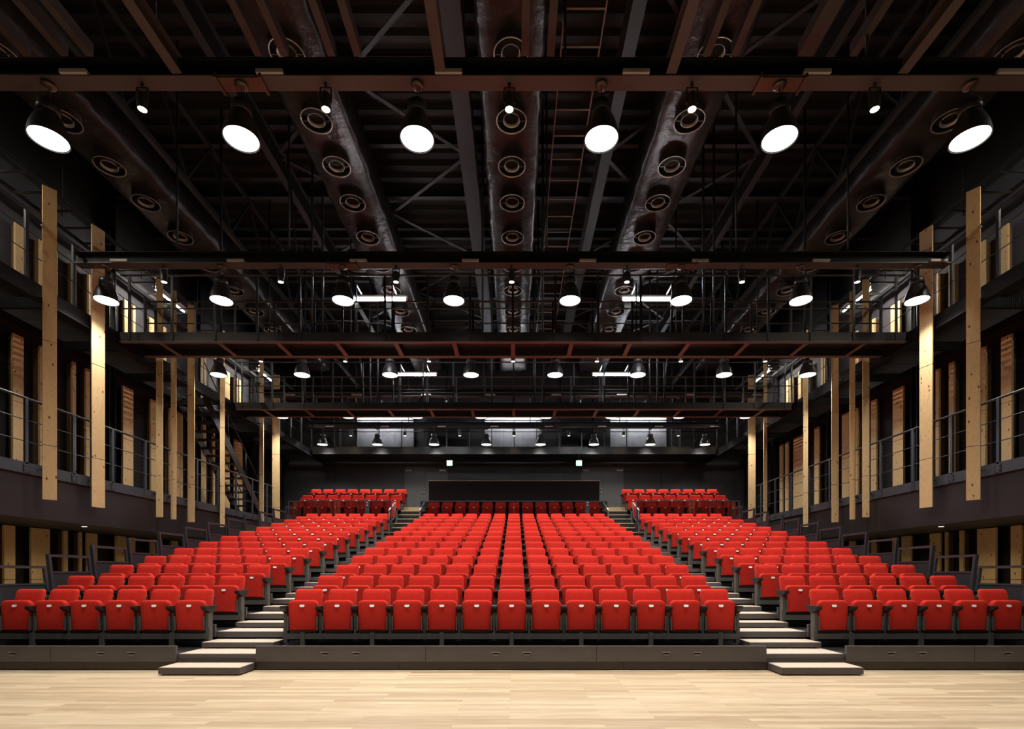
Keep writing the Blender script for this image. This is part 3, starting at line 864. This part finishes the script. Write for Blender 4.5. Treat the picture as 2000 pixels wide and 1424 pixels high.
# pendant lamp
def pendant():
    t = thing('pendant_lamp', 'x', 'lamp')
    prof = [(0.225, 0.0), (0.222, 0.03), (0.205, 0.12), (0.175, 0.21), (0.135, 0.29), (0.105, 0.335)]
    s_ = MB().lathe(prof, n=28).lathe([(0.219, 0.002), (0.2, 0.12), (0.17, 0.205), (0.13, 0.285), (0.0, 0.30)], n=28)
    s_.lathe([(0.225, 0.0), (0.219, 0.0)], n=28)
    s_.build('lamp_shade', 'shade', t)
    MB().lathe([(0.105, 0.335), (0.125, 0.34), (0.125, 0.42), (0.115, 0.43), (0.115, 0.46), (0.06, 0.475)], n=20, cap1=True).build('ballast_housing', 'shade', t)
    w1 = MB()
    for i in range(7):
        a0, a1 = math.pi * i / 7, math.pi * (i + 1) / 7
        w1.tube((0.05 * math.cos(a0), 0, 0.475 + 0.05 * math.sin(a0)), (0.05 * math.cos(a1), 0, 0.475 + 0.05 * math.sin(a1)), 0.006, n=6)
    w1.build('hook_ring', 'shade', t)
    MB().tube((0, 0, 0.52), (0, 0, 0.69), 0.006).tube((0.02, 0, 0.5), (0.05, -0.02, 0.72), 0.004).build('cable', 'shade', t)
    MB().lathe([(0.0, 0.66), (0.035, 0.665), (0.08, 0.685), (0.085, 0.70), (0.03, 0.705), (0.03, 0.729)], n=16).build('ceiling_hook', 'copper', t)
    for s2 in (-1, 1):
        pass
    MB().lathe([(0.208, 0.012), (0.12, 0.006), (0.0, 0.004)], n=28).build('lens', 'lens', t)
    ld = bpy.data.lights.new('pendant_light', 'AREA'); ld.shape = 'DISK'; ld.size = 0.40; ld.energy = PENDANT_W; ld.color = (1.0, 0.955, 0.89); ld.spread = R(124)
    lo = bpy.data.objects.new('pendant_light', ld); COL.objects.link(lo); lo.parent = t; lo.location = (0, 0, -0.004)
    return t
def spotlight():
    t = thing('spotlight', 'x', 'lamp')
    MB().lathe([(0.055, 0.0), (0.06, 0.02), (0.06, 0.19), (0.045, 0.21)], n=16, cap1=True).build('barrel', 'shade', t)
    MB().box(-0.075, -0.062, -0.015, 0.015, 0.08, 0.27).box(0.062, 0.075, -0.015, 0.015, 0.08, 0.27).box(-0.075, 0.075, -0.015, 0.015, 0.265, 0.28).tube((0, 0, 0.28), (0, 0, 0.34), 0.02).build('yoke', 'shade', t)
    MB().lathe([(0.052, 0.004), (0.0, 0.0)], n=16).build('lens', 'spot_lens', t)
    ld = bpy.data.lights.new('spot_light', 'AREA'); ld.shape = 'DISK'; ld.size = 0.09; ld.energy = SPOT_W; ld.color = (1.0, 0.78, 0.52); ld.spread = R(100)
    lo = bpy.data.objects.new('spot_light', ld); COL.objects.link(lo); lo.parent = t; lo.location = (0, 0, -0.006)
    return t
STAGE_LIGHT = bpy.data.lights.new('stage_pendant_light', 'AREA'); STAGE_LIGHT.shape = 'DISK'; STAGE_LIGHT.size = 0.40
STAGE_LIGHT.energy = PENDANT_W * 0.5; STAGE_LIGHT.color = (1.0, 0.955, 0.89); STAGE_LIGHT.spread = R(130)
P0 = None; S0 = None
for r in (1, 2, 3, 4, 5, 0):
    y, xs = LAMPS[r]
    nm = {0: 'above the stage edge', 1: 'the nearest beam', 2: 'the second beam', 3: 'the third beam', 4: 'the fourth beam', 5: 'the farthest beam'}[r]
    for i, x in enumerate(xs):
        o = pendant() if P0 is None else copy_tree(P0)
        if P0 is None: P0 = o
        o.location = (x, y, BZ - 0.729)
        if r == 0:      # the stage-edge lamps are dimmed
            for c_ in o.children:
                if c_.type == 'LIGHT': c_.data = STAGE_LIGHT
        h_ = len(xs) // 2
        where = '%s from the left' % ORD[i + 1] if i < h_ else '%s from the right' % ORD[len(xs) - i]
        o['label'] = 'black bell pendant lamp, lit white, on %s, %s' % (nm, where) if r else 'black bell pendant lamp over the stage edge, %s' % where
        o['group'] = 'pendant lamps'
    for i, x in enumerate(SPOTS.get(r, [])):
        o = spotlight() if S0 is None else copy_tree(S0)
        if S0 is None: S0 = o
        o.location = (x, y, BZ - 0.34)
        n_ = len(SPOTS[r]); h_ = n_ // 2
        where = 'in the middle' if i == h_ else '%s from the left' % ORD[i + 1] if i < h_ else '%s from the right' % ORD[n_ - i]
        o['label'] = 'small warm cylinder spotlight on %s, %s' % (nm, where)
        o['group'] = 'small spotlights'

# ================================================================ CATWALKS
for y, nm in ((11.84, 'nearer the stage'), (16.7, 'farther from the stage')):
    t = thing('catwalk', 'black steel catwalk bridging the hall, %s' % nm, 'catwalk', (0, y, EYE + 5.3), 'catwalks')
    W = 0.78
    for yy in (0, W): MB().box(-8.98, 8.98, yy - 0.03, yy + 0.03, 0.0, 0.21).build('side_channel', 'catwalk_steel', t)
    for yy in (0, W): MB().box(-8.98, 8.98, yy - 0.05, yy + 0.05, -0.02, 0.0).build('bottom_flange', 'flange', t)
    MB().box(-8.98, 8.98, 0.03, W - 0.03, 0.13, 0.15).build('floor_plate', 'black_steel', t)
    x = -8.1
    while x < 8.5:
        MB().box(x - 0.05, x + 0.05, 0.05, W - 0.05, -0.015, 0.0).build('cross_bar', 'flange', t)
        x += 1.35
    for yy, zs in ((-0.04, (1.5, 0.74)), (W + 0.04, (1.35, 0.82))):
        x = -8.75
        while x < 8.9:
            MB().box(x - 0.025, x + 0.025, yy - 0.015, yy + 0.015, 0.02, zs[0]).build('post', 'catwalk_steel', t)
            x += 0.972
        for z_ in zs: MB().tube((-8.95, yy, z_), (8.95, yy, z_), 0.022 if z_ == zs[0] else 0.016).build('handrail' if z_ == zs[0] else 'middle_rail', 'beam', t)
    MB().tube((-8.9, -0.12, 1.62), (8.9, -0.12, 1.62), 0.024).build('lighting_pipe', 'beam', t)
    for x in (-4.75, -4.5, 4.75, 4.5, -6.9, 6.9, 0.7, -0.72):
        MB().tube((x, W / 2, 0.1), (x, W / 2, 12.3 - EYE - 5.3), 0.028).build('hanger_post', 'rail_steel', t)
    for s_ in (-1, 1): MB().tube((s_ * 4.9, 0.3, 0.1), (s_ * 5.3, 0.3, 4.6), 0.025).build('sloping_hanger', 'rail_steel', t)

# fluorescent tubes
def tube_light(label, loc, length, rz, group, arm=0, up=1.1, shield=0, glow='tube'):
    t = thing('tube_light', label, 'light', loc, group, rz=rz)
    MB().tube((-length / 2, 0, 0), (length / 2, 0, 0), 0.028, n=12).build('tube', glow, t)
    if shield: MB().box(-length / 2 - 0.04, length / 2 + 0.04, shield * 0.07, shield * 0.085, -0.035, 0.1).build('side_shield', 'white_enamel', t)  # added plate that keeps the tube's light off the ducts, towards the wall
    MB().prism([(-0.05, 0.05), (0.05, 0.05), (0.07, 0.09), (-0.07, 0.09)], 'x', -length / 2 - 0.04, length / 2 + 0.04).build('reflector', 'white_enamel', t)
    MB().box(-length / 2 - 0.03, -length / 2, -0.03, 0.03, -0.03, 0.05).box(length / 2, length / 2 + 0.03, -0.03, 0.03, -0.03, 0.05).build('end_cap', 'white_enamel', t)
    for q in (-length / 3, length / 3):
        h_ = MB()
        if arm: h_.bar((q, 0, 0.11), (q, -arm, 0.11), 0.03, 0.03).bar((q, -arm, 0.12), (q, -arm, -1.63), 0.03, 0.03)
        else: h_.tube((q, 0, 0.09), (q, 0, up), 0.01)
        h_.build('hanger', 'black_steel', t)
    return t
for y, nm in ((13.2, 'nearer'), (18.2, 'farther')):
    for x, side in ((-3.4, 'left'), (3.45, 'right')):
        tube_light('bright fluorescent tube behind the %s catwalk, %s of centre' % (nm, side), (x, y, EYE + 6.98), 1.32, 0, 'catwalk tubes', arm=y - (12.66 if y < 15 else 17.52))
for x, nm in ((-6.1, 'left'), (-0.05, 'middle'), (5.85, 'right')):
    tube_light('fluorescent tube washing the %s concrete panels of the back wall' % nm, (x, 24.1, 8.75), 2.4, 0, 'back wall tubes', up=3.6)
for sgn, side in ((-1, 'left'), (1, 'right')):
    for i, y in enumerate((5.6, 8.9, 14.6, 20.2)):
        tube_light('slim white tube lamp over the upper %s walkway, %s from the stage' % (side, ORD[i + 1]), (sgn * 9.7, y, 9.05), 1.2, R(90), 'walkway tubes', up=0.11, shield=sgn, glow='warm_tube')

# ================================================================ DUCTS AND ROOF STEEL
def duct(x, label, w_=1.15, z=EYE + 8.95, h=0.7):
    t = thing('air_duct', label, 'duct', (x, 0, z), 'ceiling ducts')
    mb = MB(); rnd = random.Random(int(x * 10) + 99)
    ring = [(-w_ / 2, 0.05), (-w_ / 2 + 0.07, 0.0), (-w_ / 4, -0.01), (0, 0), (w_ / 4, -0.01), (w_ / 2 - 0.07, 0), (w_ / 2, 0.05), (w_ / 2, h * .5), (w_ / 2, h), (0, h), (-w_ / 2, h), (-w_ / 2, h * .5)]
    n = len(ring); ys = []; y = -1.0
    while y < 23: ys.append(y); y += 0.16
    for a, y in enumerate(ys):
        for (u, v) in ring: mb.v.append((u + rnd.uniform(-.022, .022), y + rnd.uniform(-.03, .03), v + rnd.uniform(-.016, .016)))
    for a in range(len(ys) - 1):
        for i in range(n):
            j = (i + 1) % n
            mb.face([a * n + i, a * n + j, (a + 1) * n + j, (a + 1) * n + i], 0, True)
    mb.face(list(range(n))[::-1]); mb.face([(len(ys) - 1) * n + i for i in range(n)])
    mb.build('duct_body', 'foil', t)
    for y in (8.76, 10.05, 11.18, 12.28, 13.55, 14.8, 16.1, 17.4, 18.7, 20.0):
        d = MB()
        d.lathe([(0.275, 0.02), (0.275, -0.15)], (0, y, 0), 28, m=0).lathe([(0.275, -0.15), (0.298, -0.152), (0.298, -0.165), (0.280, -0.167), (0.276, -0.152)], (0, y, 0), 28, m=2).lathe([(0.276, -0.152), (0.262, 0.0)], (0, y, 0), 28, m=1)
        d.lathe([(0.15, -0.10), (0.165, -0.155), (0.157, -0.155), (0.14, -0.10)], (0, y, 0), 20, m=2)
        d.box(-0.265, -0.16, y - 0.008, y + 0.008, -0.16, -0.14, m=0).box(0.16, 0.265, y - 0.008, y + 0.008, -0.16, -0.14, m=0)
        d.lathe([(0.262, -0.03), (0.0, -0.03)], (0, y, 0), 20, m=1)
        d.build('round_diffuser', ['duct_ring', 'duct_black', 'ring_lip'], t)
duct(-8.72, 'foil-wrapped air duct with round diffusers, leftmost under the roof')
duct(-3.81, 'foil-wrapped air duct with round diffusers, left of the middle duct')
duct(-0.02, 'foil-wrapped air duct with round diffusers, in the middle of the hall')
duct(3.44, 'foil-wrapped air duct with round diffusers, right of the middle duct')
duct(8.5, 'foil-wrapped air duct with round diffusers, rightmost under the roof')

# runner beams above the nearest lighting beam
for i, x in enumerate((-4.24, -0.89, 2.04, 4.98)):
    t = thing('runner_beam', 'wide brown steel runner beam over the stage, %s from the left' % ORD[i + 1], 'beam', (x, 0, EYE + 6.35), 'wide runner beams')
    MB().box(-0.065, 0.065, -3.5, 6.57, 0, 0.012).box(-0.005, 0.005, -3.5, 6.57, 0.012, 0.2).box(-0.065, 0.065, -3.5, 6.57, 0.2, 0.212).build('beam_section', 'beam', t)
for i, x in enumerate((-6.5, -6.0, -5.66, -3.39, -3.04, -2.41, -2.06, 0.19, 0.53, 2.63, 3.0, 3.95, 4.6, 6.3)):
    t = thing('runner_channel', 'narrow brown steel channel over the stage, %s from the left' % ORD[i + 1], 'channel', (x, 0, EYE + 6.95), 'narrow runner channels')
    w_ = 0.1 if i not in (11,) else 0.2
    MB().box(-w_ / 2, w_ / 2, -3.5, 6.95, 0, 0.01).box(-w_ / 2, -w_ / 2 + 0.01, -3.5, 6.95, 0.01, 0.16).box(w_ / 2 - 0.01, w_ / 2, -3.5, 6.95, 0.01, 0.16).build('channel_section', 'beam', t)

# main longitudinal roof girders
for i, x in enumerate((-5.6, -1.05, 2.15, 5.9)):
    t = thing('roof_girder', 'deep dark red-brown roof girder, %s from the left' % ORD[i + 1], 'girder', (x, 0, EYE + 9.6), 'roof girders')
    gw = (0.08, 0.18, 0.12, 0.08)[i]
    MB().box(-gw, gw, -3.8, 24.4, 0, 0.02).box(-0.01, 0.01, -3.8, 24.4, 0.02, 0.5).box(-gw, gw, -3.8, 24.4, 0.5, 0.52).build('girder_section', 'girder' if i == 1 else 'purlin', t)
# purlins across, just under the deck
for i in range(16):
    y = -3.0 + i * 1.7
    t = thing('roof_purlin', 'dark steel purlin under the roof deck, %s from the stage end' % ORD[i + 1], 'purlin', (0, y, 11.5), 'roof purlins')
    MB().box(-10.85, 10.85, -0.06, 0.06, 0, 0.012).box(-10.85, 10.85, -0.006, 0.006, 0.012, 0.2).box(-10.85, 10.85, -0.06, 0.06, 0.2, 0.212).build('purlin_section', 'purlin', t)
    v = MB()
# bracing
bi = 0
for y0 in (0.5, 4.45, 8.4, 12.35, 16.3, 20.2):
    for xa, xb in ((-5.6, -1.05), (2.15, 5.9)):
        bi += 1
        side = 'left' if xa < 0 else 'right'
        t = thing('roof_brace', 'crossed thin roof braces in the %s bay, %s from the stage' % (side, ORD[(bi + 1) // 2]), 'brace', ((xa + xb) / 2, y0 + 1.9, EYE + 9.9), 'roof braces')
        hx = (xb - xa) / 2 - 0.1
        MB().bar((-hx, -1.9, 0), (hx, 1.9, 0), 0.09, 0.02).build('brace_bar', 'purlin', t)
        MB().bar((hx, -1.9, 0.03), (-hx, 1.9, 0.03), 0.09, 0.02).build('brace_bar', 'purlin', t)
# vertical truss webs at the sides
for sgn, side in ((-1, 'left'), (1, 'right')):
    t = thing('side_truss', 'black lattice truss running under the roof near the %s wall' % side, 'truss', (sgn * 7.2, 0, EYE + 8.6), 'side trusses')
    MB().box(-0.05, 0.05, 6, 24, 0, 0.1).build('bottom_chord', 'catwalk_steel', t)
    MB().box(-0.05, 0.05, 6, 24, 1.5, 1.6).build('top_chord', 'catwalk_steel', t)
    wb = MB(); y = 6
    while y < 23.5:
        wb.bar((0, y, 0.1), (0, y + 0.9, 1.5), 0.05, 0.05); wb.bar((0, y + 0.9, 1.5), (0, y + 1.8, 0.1), 0.05, 0.05); y += 1.8
    wb.build('lattice_web', 'catwalk_steel', t)
# cable ladder right of the middle duct
t = thing('ceiling_cable_ladder', 'rust-brown cable ladder running beside the middle duct', 'cable tray', (1.21, 0, EYE + 9.3))
for q in (-0.34, 0.34): MB().box(q - 0.012, q + 0.012, -1, 21, 0, 0.08).build('side_rail', 'ladder', t)
y = -0.8
while y < 21:
    box(-0.33, 0.33, y, y + 0.035, 0.0, 0.025).build('rung', 'ladder', t)
    y += 0.62
